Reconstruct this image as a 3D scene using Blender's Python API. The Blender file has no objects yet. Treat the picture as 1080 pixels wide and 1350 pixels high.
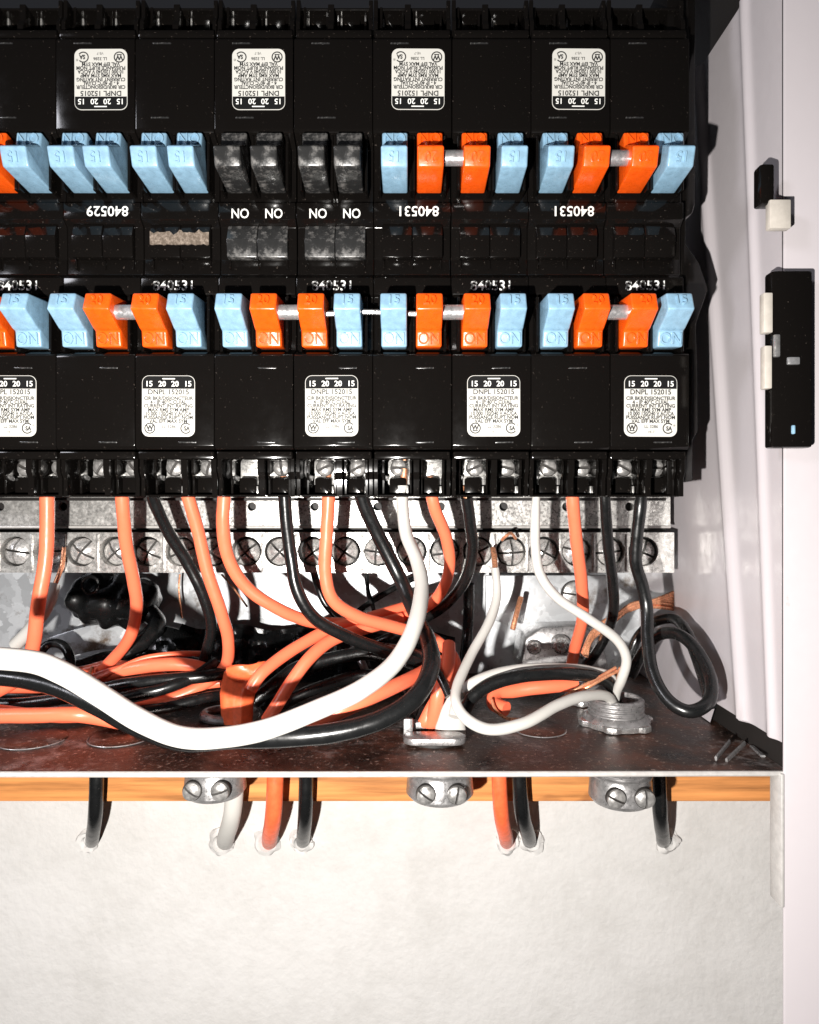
import bpy, bmesh, math, random
from mathutils import Vector, Matrix, noise
random.seed(7)
R = math.radians
SC = bpy.context.scene
C = SC.collection
F, CAM = 900.0, 218.0            # focal length in photo pixels, camera distance from the breaker faces (mm)
U = 0.001                        # everything below is written in millimetres

# ------------------------------------------------------------------ camera, world, lamps, exposure
cd = bpy.data.cameras.new('camera'); cam = bpy.data.objects.new('camera', cd); C.objects.link(cam)
cam.location = (0, -CAM*U, 0); cam.rotation_euler = (R(90), 0, 0)
cd.sensor_fit = 'HORIZONTAL'; cd.sensor_width = 36; cd.lens = 36*F/1080
cd.clip_start = 0.005; cd.clip_end = 20
SC.camera = cam
SC.render.resolution_x = 819; SC.render.resolution_y = 1024
w = bpy.data.worlds.new('World'); SC.world = w; w.use_nodes = True
w.node_tree.nodes['Background'].inputs[0].default_value = (0.86, 0.88, 1.0, 1)
w.node_tree.nodes['Background'].inputs[1].default_value = 0.022
def lamp(name, kind, loc, power, size, col=(1, 1, 1), target=None):
    d = bpy.data.lights.new(name, kind); d.energy = power; d.color = col
    if kind == 'POINT': d.shadow_soft_size = size*U
    else: d.shape = 'DISK'; d.size = size*U
    o = bpy.data.objects.new(name, d); C.objects.link(o); o.location = Vector(loc)*U
    if target is not None:
        o.rotation_euler = (Vector(target)-Vector(loc)).to_track_quat('-Z', 'Y').to_euler()
    return o
lamp('flash_lamp', 'POINT', (-43, -220, -38), 6.7, 2.6, (1.0, 0.965, 0.92))
lamp('fill_lamp', 'AREA', (-950, -650, 560), 4.5, 260, (0.93, 0.93, 1.0), (90, 0, 0))  # added fill to brighten the side wall, no such lamp in view
SC.view_settings.view_transform = 'Standard'; SC.view_settings.look = 'None'
SC.view_settings.exposure = 0.0; SC.view_settings.gamma = 1.0

# ------------------------------------------------------------------ helpers
def P(px, py, y=0.0):            # a point seen at a photo pixel, at depth y (mm behind the breaker faces)
    z = CAM + y
    return Vector(((px-540)/F*z, y, (675-py)/F*z))

def mat(name, col, rough=0.5, metal=0.0, spec=0.5, coat=0.0, build=None):
    m = bpy.data.materials.new(name); m.use_nodes = True
    nt = m.node_tree; b = nt.nodes['Principled BSDF']
    b.inputs['Base Color'].default_value = (*col, 1); b.inputs['Roughness'].default_value = rough
    b.inputs['Metallic'].default_value = metal; b.inputs['Specular IOR Level'].default_value = spec
    b.inputs['Coat Weight'].default_value = coat; b.inputs['Coat Roughness'].default_value = 0.12
    if build: build(nt, b, col)
    return m
def nd(nt, t, **kw):
    n = nt.nodes.new(t)
    for k, v in kw.items():
        if k.startswith('i_'): n.inputs[k[2:].replace('_', ' ')].default_value = v
        else: setattr(n, k, v)
    return n
def noise_node(nt, scale, detail=4, rough=0.6, coord='Object', stretch=None):
    tc = nd(nt, 'ShaderNodeTexCoord'); n = nd(nt, 'ShaderNodeTexNoise', i_Scale=scale, i_Detail=detail, i_Roughness=rough)
    src = tc.outputs[coord]
    if stretch:
        mp = nd(nt, 'ShaderNodeMapping'); mp.inputs['Scale'].default_value = stretch
        nt.links.new(src, mp.inputs[0]); src = mp.outputs[0]
    nt.links.new(src, n.inputs['Vector']); return n
def ramp(nt, src, stops):
    r = nd(nt, 'ShaderNodeValToRGB'); e = r.color_ramp.elements
    while len(e) < len(stops): e.new(0.5)
    for k, (p, c) in enumerate(stops):
        e[k].position = p; e[k].color = (c, c, c, 1) if isinstance(c, (int, float)) else (*c, 1)
    nt.links.new(src, r.inputs[0]); return r
def bump(nt, b, src, strength=0.2, dist=0.0004):
    bp = nd(nt, 'ShaderNodeBump', i_Strength=strength, i_Distance=dist)
    nt.links.new(src, bp.inputs['Height']); nt.links.new(bp.outputs[0], b.inputs['Normal'])
def mixc(nt, fac, a, c):
    m = nd(nt, 'ShaderNodeMix', data_type='RGBA')
    nt.links.new(fac, m.inputs[0])
    for s, v in ((6, a), (7, c)):
        if isinstance(v, tuple): m.inputs[s].default_value = (*v, 1)
        else: nt.links.new(v, m.inputs[s])
    return m.outputs[2]

def dusty(dust_scale, lo, hi, dcol, rlo, rhi, bs=0.1):
    def f(nt, b, col):
        n = noise_node(nt, dust_scale, 6, 0.75); r = ramp(nt, n.outputs[0], [(lo, 0.0), (hi, 1.0)])
        nt.links.new(mixc(nt, r.outputs[0], col, dcol), b.inputs['Base Color'])
        n2 = noise_node(nt, 260, 3); r2 = ramp(nt, n2.outputs[0], [(0.35, rlo), (0.7, rhi)])
        nt.links.new(r2.outputs[0], b.inputs['Roughness'])
        bump(nt, b, n2.outputs[0], bs, 0.0003)
    return f
def scuffed(f2, rlo, rhi, bs=0.15):
    def f(nt, b, col):
        n = noise_node(nt, 420, 4); r = ramp(nt, n.outputs[0], [(0.3, tuple(c*f2 for c in col)), (0.65, col)])
        nt.links.new(r.outputs[0], b.inputs['Base Color'])
        n2 = noise_node(nt, 900, 3); r2 = ramp(nt, n2.outputs[0], [(0.35, rlo), (0.7, rhi)])
        nt.links.new(r2.outputs[0], b.inputs['Roughness'])
        bump(nt, b, n.outputs[0], bs, 0.0003)
    return f
def galvanised(nt, b, col):
    tc = nd(nt, 'ShaderNodeTexCoord'); v = nd(nt, 'ShaderNodeTexVoronoi', i_Scale=150.0)
    n0 = noise_node(nt, 90, 3)
    mx = nd(nt, 'ShaderNodeMix', data_type='VECTOR'); mx.inputs[0].default_value = 0.02
    nt.links.new(tc.outputs['Object'], mx.inputs[4]); nt.links.new(n0.outputs['Color'], mx.inputs[5])
    nt.links.new(mx.outputs[1], v.inputs['Vector'])
    r = ramp(nt, v.outputs['Color'], [(0.0, tuple(c*0.62 for c in col)), (1.0, col)])
    n = noise_node(nt, 45, 6, 0.7); st = ramp(nt, n.outputs[0], [(0.56, 0.0), (0.68, 1.0)])
    nt.links.new(mixc(nt, st.outputs[0], r.outputs[0], (0.16, 0.12, 0.09)), b.inputs['Base Color'])
    r2 = ramp(nt, v.outputs['Color'], [(0.0, 0.30), (1.0, 0.5)]); nt.links.new(r2.outputs[0], b.inputs['Roughness'])
    bump(nt, b, n.outputs[0], 0.3, 0.001)
def rusty(nt, b, col):
    n = noise_node(nt, 55, 8, 0.7); r = ramp(nt, n.outputs[0], [(0.36, (0.012, 0.007, 0.005)), (0.5, col), (0.64, (0.15, 0.062, 0.04))])
    n2 = noise_node(nt, 650, 6, 0.8); d = ramp(nt, n2.outputs[0], [(0.585, 0.0), (0.64, 1.0)])
    n3 = noise_node(nt, 32, 7, 0.75); d3 = ramp(nt, n3.outputs[0], [(0.54, 0.0), (0.66, 0.8)])
    c1 = mixc(nt, d3.outputs[0], r.outputs[0], (0.40, 0.37, 0.36))
    nt.links.new(mixc(nt, d.outputs[0], c1, (0.55, 0.42, 0.36)), b.inputs['Base Color'])
    r2 = ramp(nt, n.outputs[0], [(0.3, 0.22), (0.7, 0.5)]); nt.links.new(r2.outputs[0], b.inputs['Roughness'])
    bump(nt, b, n2.outputs[0], 0.5, 0.0006)
def wood(nt, b, col):
    n = noise_node(nt, 60, 5, 0.6, stretch=(0.25, 3, 5)); r = ramp(nt, n.outputs[0], [(0.3, tuple(c*0.5 for c in col)), (0.5, col), (0.7, tuple(min(1, c*1.35) for c in col))])
    k = noise_node(nt, 48, 2, 0.4, stretch=(0.8, 1, 1.2)); kr = ramp(nt, k.outputs[0], [(0.66, 0.0), (0.72, 0.8)])
    nt.links.new(mixc(nt, kr.outputs[0], r.outputs[0], (0.16, 0.05, 0.02)), b.inputs['Base Color']); bump(nt, b, n.outputs[0], 0.25, 0.001)
def worn_print(nt, b, col):
    n = noise_node(nt, 330, 3); r = ramp(nt, n.outputs[0], [(0.49, (0.02, 0.02, 0.02)), (0.53, col)])
    nt.links.new(r.outputs[0], b.inputs['Base Color'])

M = {
 'black': mat('black_plastic', (0.0045, 0.0038, 0.0034), 0.15, 0, 0.28, 0, dusty(1000, 0.645, 0.69, (0.16, 0.13, 0.11), 0.10, 0.15, 0.02)),
 'blackdusty': mat('dusty_black_plastic', (0.02, 0.017, 0.015), 0.4, 0, 0.5, 0, dusty(500, 0.45, 0.62, (0.13, 0.10, 0.08), 0.3, 0.6, 0.3)),
 'blackworn': mat('scratched_black_plastic', (0.02, 0.02, 0.02), 0.3, 0, 0.6, 0, dusty(260, 0.5, 0.75, (0.22, 0.21, 0.2), 0.15, 0.4, 0.5)),
 'blue': mat('blue_plastic', (0.26, 0.44, 0.59), 0.35, 0, 0.5, 0.2, scuffed(0.74, 0.22, 0.45, 0.15)),
 'orange': mat('orange_plastic', (0.92, 0.105, 0.006), 0.35, 0, 0.5, 0.2, scuffed(0.78, 0.22, 0.42, 0.15)),
 'tie': mat('zinc_tie_metal', (0.62, 0.62, 0.63), 0.35, 0.75, build=scuffed(0.8, 0.25, 0.45)),
 'steel': mat('plated_steel', (0.66, 0.65, 0.64), 0.3, 0.8, build=scuffed(0.55, 0.16, 0.42, 0.35)),
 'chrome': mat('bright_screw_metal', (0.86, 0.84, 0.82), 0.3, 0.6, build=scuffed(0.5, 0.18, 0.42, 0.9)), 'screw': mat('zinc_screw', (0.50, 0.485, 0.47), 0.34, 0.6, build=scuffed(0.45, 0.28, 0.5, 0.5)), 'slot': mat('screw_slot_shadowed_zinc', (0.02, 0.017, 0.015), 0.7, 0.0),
 'dull': mat('dull_aluminium', (0.66, 0.645, 0.62), 0.34, 0.62, build=scuffed(0.5, 0.2, 0.48, 0.5)),
 'galv': mat('galvanised_steel', (0.70, 0.72, 0.74), 0.4, 0.45, build=galvanised),
 'rust': mat('stained_brown_steel', (0.05, 0.025, 0.017), 0.4, 0.45, build=rusty),
 'zinc': mat('cast_zinc', (0.42, 0.41, 0.41), 0.38, 0.7, build=scuffed(0.6, 0.25, 0.5, 0.4)),
 'crust': mat('caked_dust', (0.11, 0.085, 0.065), 0.9, 0, 0.2, 0, dusty(900, 0.45, 0.62, (0.26, 0.21, 0.17), 0.8, 0.95, 0.8)),
 'wirewhite': mat('white_insulation', (0.50, 0.485, 0.455), 0.42, 0, 0.4, 0, dusty(320, 0.66, 0.8, (0.5, 0.42, 0.38), 0.34, 0.5, 0.08)),
 'wireorange': mat('orange_insulation', (0.95, 0.175, 0.085), 0.38, 0, 0.5, 0, dusty(350, 0.66, 0.8, (0.36, 0.05, 0.02), 0.28, 0.46, 0.12)),
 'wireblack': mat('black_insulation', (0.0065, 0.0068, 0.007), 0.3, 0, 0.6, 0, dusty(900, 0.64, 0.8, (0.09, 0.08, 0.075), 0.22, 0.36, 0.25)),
 'tape': mat('orange_jacket', (0.93, 0.15, 0.05), 0.42, 0, 0.5, 0, scuffed(0.75, 0.3, 0.5, 0.3)),
 'copper': mat('bare_copper', (1.0, 0.45, 0.25), 0.24, 0.6, build=scuffed(0.6, 0.2, 0.4, 0.2)),
 'white': mat('white_enamel', (0.47, 0.435, 0.45), 0.38, 0, 0.5, 0.1, dusty(130, 0.66, 0.8, (0.36, 0.32, 0.31), 0.34, 0.5, 0.05)),
 'edge': mat('bare_sheet_edge', (0.52, 0.50, 0.48), 0.4, 0.2, build=scuffed(0.8, 0.3, 0.5, 0.3)),
 'labelwhite': mat('label_paper', (0.56, 0.55, 0.51), 0.6, 0, 0.2, 0, dusty(400, 0.6, 0.75, (0.45, 0.42, 0.36), 0.55, 0.65, 0.05)),
 'labelblack': mat('label_black', (0.006, 0.006, 0.006), 0.7, 0, 0.15),
 'ink': mat('black_ink', (0.02, 0.02, 0.02), 0.6), 'inkw': mat('white_ink', (0.8, 0.8, 0.76), 0.6),
 'worn': mat('worn_white_ink', (0.72, 0.72, 0.70), 0.6, build=worn_print),
 'wood': mat('pine_wood', (0.66, 0.27, 0.085), 0.5, build=wood),
 'plaster': mat('white_plaster', (0.60, 0.585, 0.57), 0.75, build=dusty(40, 0.45, 0.8, (0.50, 0.485, 0.465), 0.6, 0.8, 1.2)),
 'dark': mat('dark_parts_and_recess_shade', (0.01, 0.008, 0.007), 0.6),  # near-black parts, and shade inside holes and throats put into the colour
 'cream': mat('cream_plastic', (0.50, 0.46, 0.41), 0.4, build=scuffed(0.85, 0.3, 0.5, 0.03)),
}

def empty(name, loc=(0, 0, 0), rot=(0, 0, 0)):
    o = bpy.data.objects.new(name, None); C.objects.link(o); o.location = Vector(loc)*U; o.rotation_euler = rot
    o.empty_display_size = 0.005; return o
def tag(o, label, cat, group=None):
    o['label'] = label; o['category'] = cat
    if group: o['group'] = group
    return o
def to_mesh(name, bm, m, smooth=True, angle=35):
    bmesh.ops.recalc_face_normals(bm, faces=bm.faces)
    me = bpy.data.meshes.new(name); bmesh.ops.scale(bm, vec=(U, U, U), verts=bm.verts)
    bm.to_mesh(me); bm.free()
    for q in (m if isinstance(m, list) else [m]): me.materials.append(q)
    if smooth:
        me.polygons.foreach_set('use_smooth', [True]*len(me.polygons))
        me.set_sharp_from_angle(angle=R(angle))
    return me
def obj(name, me, parent=None, loc=(0, 0, 0), rot=(0, 0, 0)):
    o = bpy.data.objects.new(name, me); C.objects.link(o); o.location = Vector(loc)*U; o.rotation_euler = rot
    if parent is not None: o.parent = parent
    return o
def part(name, bm, m, parent=None, loc=(0, 0, 0), rot=(0, 0, 0), smooth=True, angle=35):
    return obj(name, to_mesh(name, bm, m, smooth, angle), parent, loc, rot)
def join(bm, other):
    tmp = bpy.data.meshes.new('tmp'); other.to_mesh(tmp); other.free(); bm.from_mesh(tmp); bpy.data.meshes.remove(tmp); return bm
def box(x0, x1, y0, y1, z0, z1, bev=0.0, bm=None, seg=2):
    b = bmesh.new(); bmesh.ops.create_cube(b, size=1)
    for v in b.verts: v.co = Vector((x0+(v.co.x+.5)*(x1-x0), y0+(v.co.y+.5)*(y1-y0), z0+(v.co.z+.5)*(z1-z0)))
    if bev: bmesh.ops.bevel(b, geom=b.edges[:], offset=bev, segments=seg, affect='EDGES', profile=0.5)
    return join(bm, b) if bm is not None else b
def prism(pts, a0, a1, axis='x', bev=0.0, bm=None, seg=2):
    """extrude a polygon: axis x -> pts are (y,z); axis y -> pts are (x,z); axis z -> pts are (x,y)"""
    b = bmesh.new()
    def mk(p, a):
        return {'x': (a, p[0], p[1]), 'y': (p[0], a, p[1]), 'z': (p[0], p[1], a)}[axis]
    v0 = [b.verts.new(mk(p, a0)) for p in pts]; v1 = [b.verts.new(mk(p, a1)) for p in pts]
    b.faces.new(v0); b.faces.new(v1[::-1]); n = len(pts)
    for i in range(n): b.faces.new((v0[i], v1[i], v1[(i+1) % n], v0[(i+1) % n]))
    bmesh.ops.recalc_face_normals(b, faces=b.faces)
    if bev: bmesh.ops.bevel(b, geom=b.edges[:], offset=bev, segments=seg, affect='EDGES', profile=0.5)
    return join(bm, b) if bm is not None else b
def lathe(prof, c=(0, 0, 0), axis='z', n=32, bm=None):
    b = bmesh.new(); rings = []
    for r, h in prof:
        ring = []
        for k in range(n):
            a = 2*math.pi*k/n; x, y = r*math.cos(a), r*math.sin(a)
            co = (x, y, h) if axis == 'z' else (x, h, y) if axis == 'y' else (h, x, y)
            ring.append(b.verts.new(Vector(co)+Vector(c)))
        rings.append(ring)
    for i in range(len(rings)-1):
        for k in range(n): b.faces.new((rings[i][k], rings[i][(k+1) % n], rings[i+1][(k+1) % n], rings[i+1][k]))
    if prof[0][0] > 1e-4: b.faces.new(rings[0][::-1])
    if prof[-1][0] > 1e-4: b.faces.new(rings[-1])
    bmesh.ops.remove_doubles(b, verts=b.verts, dist=1e-4)
    return join(bm, b) if bm is not None else b
def stadium(w, h, r=None, n=8, cx=0, cz=0):
    r = r or min(w, h)/2; pts = []
    for sx, sz, a0 in ((1, 1, 0), (-1, 1, 90), (-1, -1, 180), (1, -1, 270)):
        for k in range(n+1):
            a = R(a0+90*k/n); pts.append((cx+sx*(w/2-r)+r*math.cos(a), cz+sz*(h/2-r)+r*math.sin(a)))
    return pts
def spline(pts, per=9):
    """Catmull-Rom through rows of floats"""
    out = []; n = len(pts)
    for i in range(n-1):
        p0 = pts[max(i-1, 0)]; p1 = pts[i]; p2 = pts[i+1]; p3 = pts[min(i+2, n-1)]
        for k in range(per):
            t = k/per
            out.append([0.5*((2*b)+(-a+c)*t+(2*a-5*b+4*c-d)*t*t+(-a+3*b-3*c+d)*t**3) for a, b, c, d in zip(p0, p1, p2, p3)])
    out.append(list(pts[-1])); return out
def tube(rows, n=16, bm=None, per=9, lump=0.0, flat=1.0, seed=0):
    """rows: (x,y,z,r)"""
    rows = spline(rows, per); b = bmesh.new(); rings = []; N = None
    for i, (x, y, z, r) in enumerate(rows):
        p = Vector((x, y, z)); q0 = Vector(rows[max(i-1, 0)][:3]); q1 = Vector(rows[min(i+1, len(rows)-1)][:3])
        T = (q1-q0).normalized()
        if N is None: N = T.cross(Vector((0, 1, 0))).normalized() if abs(T.y) < .9 else Vector((1, 0, 0))
        N = (N-T*N.dot(T)).normalized(); B = T.cross(N)
        ring = []
        for k in range(n):
            a = 2*math.pi*k/n; d = N*math.cos(a)+B*math.sin(a)*flat
            rr = r*(1+lump*noise.noise(Vector((x*.16+seed, y*.16, z*.16))+d*1.1))
            ring.append(b.verts.new(p+d*rr))
        rings.append(ring)
    for i in range(len(rings)-1):
        for k in range(n): b.faces.new((rings[i][k], rings[i][(k+1) % n], rings[i+1][(k+1) % n], rings[i+1][k]))
    b.faces.new(rings[0][::-1]); b.faces.new(rings[-1])
    return join(bm, b) if bm is not None else b
_tc = {}
def text_bm(s, size, ex=0.0, sx=1.0, bold=0.0):
    """lettering in the XZ plane facing -Y, centred"""
    cu = bpy.data.curves.new('t', 'FONT'); cu.body = s; cu.size = size; cu.align_x = 'CENTER'; cu.align_y = 'CENTER'
    cu.extrude = ex; cu.resolution_u = 3; cu.offset = bold
    o = bpy.data.objects.new('t', cu); C.objects.link(o)
    dg = bpy.context.evaluated_depsgraph_get(); me = bpy.data.meshes.new_from_object(o.evaluated_get(dg))
    b = bmesh.new(); b.from_mesh(me)
    for v in b.verts: x, y, z = v.co; v.co = (x*sx, -z, y)
    bpy.data.objects.remove(o); bpy.data.curves.remove(cu); bpy.data.meshes.remove(me)
    return b
def lettering(items, ex=0.03, y=0.0, rx=0.0):
    """items: (string, x, z, size, width factor, boldness)"""
    out = bmesh.new()
    for s, x, z, size, sx, bold in items:
        t = text_bm(s, size, ex, sx, bold)
        bmesh.ops.translate(t, vec=(x, y, z), verts=t.verts); join(out, t)
    return out
def ringpts(r, n=24): return [(r*math.cos(2*math.pi*k/n), r*math.sin(2*math.pi*k/n)) for k in range(n)]

def holed_plate(x0, x1, z0, z1, y, t, holes, n=24):
    """plate facing -Y with a row of round holes; holes = [(x, z, r)] sorted by x"""
    b = bmesh.new(); xs = [x0]+[(holes[i][0]+holes[i+1][0])/2 for i in range(len(holes)-1)]+[x1]
    for i, (hx, hz, r) in enumerate(holes):
        a0, a1 = xs[i], xs[i+1]
        ang = [2*math.pi*k/n for k in range(n)]+[math.atan2(cz-hz, cx-hx) % (2*math.pi) for cx in (a0, a1) for cz in (z0, z1)]
        ang = sorted(set(round(a, 5) for a in ang)); inn, out, bk = [], [], []
        for a in ang:
            c, s = math.cos(a), math.sin(a); ts = []
            if abs(c) > 1e-6: ts.append(((a1 if c > 0 else a0)-hx)/c)
            if abs(s) > 1e-6: ts.append(((z1 if s > 0 else z0)-hz)/s)
            tt = min(q for q in ts if q > 0)
            inn.append(b.verts.new((hx+r*c, y, hz+r*s))); bk.append(b.verts.new((hx+r*c, y+t, hz+r*s)))
            out.append(b.verts.new((hx+tt*c, y, hz+tt*s)))
        m = len(ang)
        for k in range(m):
            j = (k+1) % m
            b.faces.new((inn[k], out[k], out[j], inn[j])); b.faces.new((inn[k], inn[j], bk[j], bk[k]))
    bmesh.ops.remove_doubles(b, verts=b.verts, dist=1e-3)
    # top, bottom, ends and back closed with thin sheets
    for f in (((x0, y, z1), (x1, y, z1), (x1, y+t, z1), (x0, y+t, z1)), ((x0, y, z0), (x1, y, z0), (x1, y+t, z0), (x0, y+t, z0)),
              ((x0, y, z0), (x0, y, z1), (x0, y+t, z1), (x0, y+t, z0)), ((x1, y, z0), (x1, y, z1), (x1, y+t, z1), (x1, y+t, z0))
              ):
        b.faces.new([b.verts.new(p) for p in f])
    return b

def slotted_head(r, h, slot, cross=False, dome=0.35):
    """screw head facing -Y, centred at the origin, slot along X"""
    b = lathe([(r, 0), (r, -h*0.45), (r*0.99, -h*0.5)], axis='y', n=28)
    for f in b.faces: f.material_index = 1
    quads = [(0, 90), (90, 180), (180, 270), (270, 360)] if cross else [(0, 180), (180, 360)]
    for a0, a1 in quads:
        am = R((a0+a1)/2); off = Vector((math.cos(am), math.sin(am)))*slot*(1.0 if cross else 1.0)
        nn = 7 if cross else 14; rings = []
        for q, (rf, hh) in enumerate(((1.0, 0.5), (0.95, 0.8), (0.75, 0.95), (0.4, 1.0+dome*0.3))):
            ring = [(off.x*0.5+ (r-slot*.6)*rf*math.cos(R(a0+(a1-a0)*k/nn)), off.y*0.5+(r-slot*.6)*rf*math.sin(R(a0+(a1-a0)*k/nn))) for k in range(nn+1)]
            ring = [ring[0]] + ring[1:]
            rings.append([b.verts.new((p[0], -h*hh, p[1])) for p in ring])
        cvt = b.verts.new((off.x*0.5, -h*(1.0+dome*0.35), off.y*0.5)); base = b.verts.new((off.x*0.5, -h*0.5, off.y*0.5))
        for i in range(3):
            for k in range(nn): b.faces.new((rings[i][k], rings[i][k+1], rings[i+1][k+1], rings[i+1][k]))
        for k in range(nn): b.faces.new((rings[3][k], rings[3][k+1], cvt))
        for e in (0, nn): b.faces.new((rings[0][e], rings[1][e], rings[2][e], rings[3][e], cvt, base))
    for v in b.verts:
        if abs(v.co.y+h*0.5) < 1e-4 or v.co.y > -h*0.5: pass
    return b

# ------------------------------------------------------------------ the setting: wall, and the steel box
Z0 = -78.0          # inside face of the box floor
YB = 112.0          # back of the box
YL = -13.0          # front lip
XW = 111.0          # right hand wall of the box

wall = part('wall', box(-420, 420, 62, 70, -420, Z0-14), M['plaster']); wall['kind'] = 'structure'

boxt = tag(empty('panel_box', (0, YB, Z0)), 'open steel electrical panel box with white side wall and stained brown floor', 'panel box')
BL = Vector((0, YB, Z0))
def bp(name, bm, m, **k): return part(name, bm, m, boxt, loc=-BL, **k)
bp('back_panel', box(-230, XW+6, YB, YB+1.6, Z0, 230), M['galv'])
# floor with a rolled front lip
bp('floor_panel', box(-230, XW+3, YL, YB, Z0-1.4, Z0), M['rust'])
lp = bmesh.new(); join(lp, tube([(-230, YL, Z0-0.7, 0.85), (-60, YL, Z0-0.8, 0.9), (XW+2, YL, Z0-0.55, 0.8)], n=10))
bp('front_lip', lp, M['edge'])
# white side wall with two long pressed ribs
def rib_y(k, z):
    t = (z+75)/(121+75)
    return (9+t*29) if k == 0 else (-8+t*14.5)
sw = bmesh.new(); zs = [Z0+0.3]+[Z0+9+i*(240/30) for i in range(31)]; NS = 110; grid = []
for zi, z in enumerate(zs):
    row = []
    for s in range(NS+1):
        y = YL+(YB-YL)*(s/NS)**1.15; x = XW
        for k, (amp, wd) in enumerate(((1.7, 2.6), (1.5, 2.1))):
            x -= amp*math.exp(-((y-rib_y(k, z))/wd)**2)
        if y < rib_y(0, z): x += 0.9*min(1, (rib_y(0, z)-y)/3)
        zz = z
        if zi == 0: zz = Z0+0.3+ (8.5*max(0, min(1, (34-y)/5)) if y < 34 else 0)
        row.append(sw.verts.new((x, y, zz)))
    grid.append(row)
for i in range(len(zs)-1):
    for s in range(NS): sw.faces.new((grid[i][s], grid[i][s+1], grid[i+1][s+1], grid[i+1][s]))
bp('side_wall', sw, M['white'], angle=60)
bp('outer_side', box(XW+3.2, XW+4.4, YL+1, YB, Z0-1, 230), M['dark'])
bp('front_flange', box(XW+0.9, XW+120, YL-1.2, YL, Z0-150, 230, 0.5), M['white'])
bp('folded_edge', box(XW-0.2, XW+0.8, YL-1.6, YL+5, Z0-40, Z0-0.2, 0.3), M['edge'])
# knock-outs pressed into the floor
for px, py, r in ((45, 975, 10.5), (160, 972, 10.4), (432, 966, 10.2), (712, 962, 9.0)):
    zc = -Z0*F/(py-675); x = (px-540)/F*zc
    k = bp('knockout', lathe([(0.01, 0.55), (r-0.5, 0.55), (r, 0.25), (r, 0)], c=(x, zc-CAM, Z0+0.02), n=40), M['rust'])
    rg = bmesh.new(); pts = [(x+(r+0.35)*math.cos(a), zc-CAM+(r+0.35)*math.sin(a), Z0+0.25, 0.2) for a in [R(185+i*17) for i in range(11)]]
    part('raised_rim', tube(pts, n=6, per=3), M['zinc'], k)
# tabs at the foot of the side wall
for px, py, px2, py2 in ((944, 1000, 962, 978), (958, 1003, 982, 980), (1006, 997, 992, 984)):
    a = P(px, py, -5); b_ = P(px2, py2, 7)
    bp('wall_tab', tube([(*a, 0.9), (*((a+b_)/2), 0.95), (*b_, 0.9)], n=6, flat=0.45, per=2), M['zinc'])

# ------------------------------------------------------------------ breakers
ZM = (675-320)/F*CAM     # height of the line between the two rows (86 mm)
def d(py, y=0.0): return ZM-(675-py)/F*(CAM+y)      # distance of a photo row from that line

def handle_bm():
    prof = [(-10.0, -d(386, -10)), (-12.0, -d(407, -12)), (-11.2, -d(410, -11.2)), (-4.9, -d(433, -4.9)), (-3.3, -d(437, -3.3)), (-2.6, -d(457.5, -2.6)), (5, -d(456, 0)), (5, -d(394, 0))]
    return prism(prof, -4.05, 4.05, 'x', bev=0.6, seg=3)
H = {c: to_mesh('handle', handle_bm(), M[c]) for c in ('blue', 'orange')}
H['black'] = to_mesh('handle', handle_bm(), M['blackworn'])
def emb(s, top):
    t = text_bm(s, 4.3 if top else 5.2, 0.6, 0.95 if top else 0.85, 0.0)
    if top:    # lies on the sloping top face
        a = Vector((0, -10.0, -d(386, -10))); b_ = Vector((0, -12.0, -d(407, -12)))
    else:
        a = Vector((0, -3.3, -d(437, -3.3))); b_ = Vector((0, -2.6, -d(457.5, -2.6)))
    dirn = (b_-a).normalized(); up = -dirn; nrm = Vector((1, 0, 0)).cross(up)   # points to -y
    if nrm.y > 0: nrm = -nrm
    mid = a*0.5+b_*0.5
    for v in t.verts:
        x, y, z = v.co; v.co = mid+Vector((x, 0, 0))+up*z+nrm*(-y+0.06)
    return t
EM = {}
for c, s in (('blue', '15'), ('orange', '20')):
    EM[c] = to_mesh('embossed_rating', emb(s, True), M[c]); EM[c+'on'] = to_mesh('embossed_on', emb('ON', False), M[c])
EM['blackon'] = to_mesh('printed_on', emb('ON', False), M['inkw'])

# body parts (one block = 25.4 mm, two make a breaker), local x=0 at the breaker's middle, z=0 on the row line
def cover_bm(x0, x1, up=False):
    A = 7.5; zs_ = 3.4 if up else -d(341, A)
    prof = [(A, zs_), (A-0.3, -d(363, A)), (4.6, -d(366, 4.6)), (4.6, -d(388, 4.6)), (6.5, -d(392, 6.5)), (6.5, -d(462, 6.5)), (0.3, -d(466)), (0, -d(470)), (0, -d(588)), (0.9, -d(592.5)), (4, -d(593, 4)), (50, -d(593, 4)), (50, zs_)]
    return prism(prof, x0, x1, 'x', bev=0.35)
MB = {}
MB['cover'] = {(s_, u): to_mesh('cover', cover_bm(*((-25.25, -0.12) if s_ < 0 else (0.12, 25.25)), u), M['black'], angle=25) for s_ in (-1, 1) for u in (False, True)}
cellp = [(8, 2.9), (5.0, 2.7), (4.6, -4.2), (5.9, -8.4), (8, -8.6)]
MB['cell'] = to_mesh('vent_cell', prism(cellp, -4.9, 4.9, 'x', 0.28), M['black'], angle=25)
MB['cellw'] = to_mesh('vent_cell', prism([(8, 2.9), (5.0, 2.7), (4.4, -3.0), (6.4, -8.0), (8, -8.6)], -4.9, 4.9, 'x', 0.28), M['blackworn'], angle=25)
def crust_bm():
    n = 30; top = [(-9.6+19.2*k/n, -1.2+0.5*noise.noise(Vector((k*.5, 0, 0)))) for k in range(n+1)]
    bot = [(-9.6+19.2*k/n, -5.2+1.6*noise.noise(Vector((k*.31, 4, 0)))+.5*noise.noise(Vector((k*1.1, 2, 0)))) for k in range(n+1)]
    return prism([(a, -b_) for a, b_ in ()] or top+bot[::-1], 4.25, 4.75, 'y')
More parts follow.
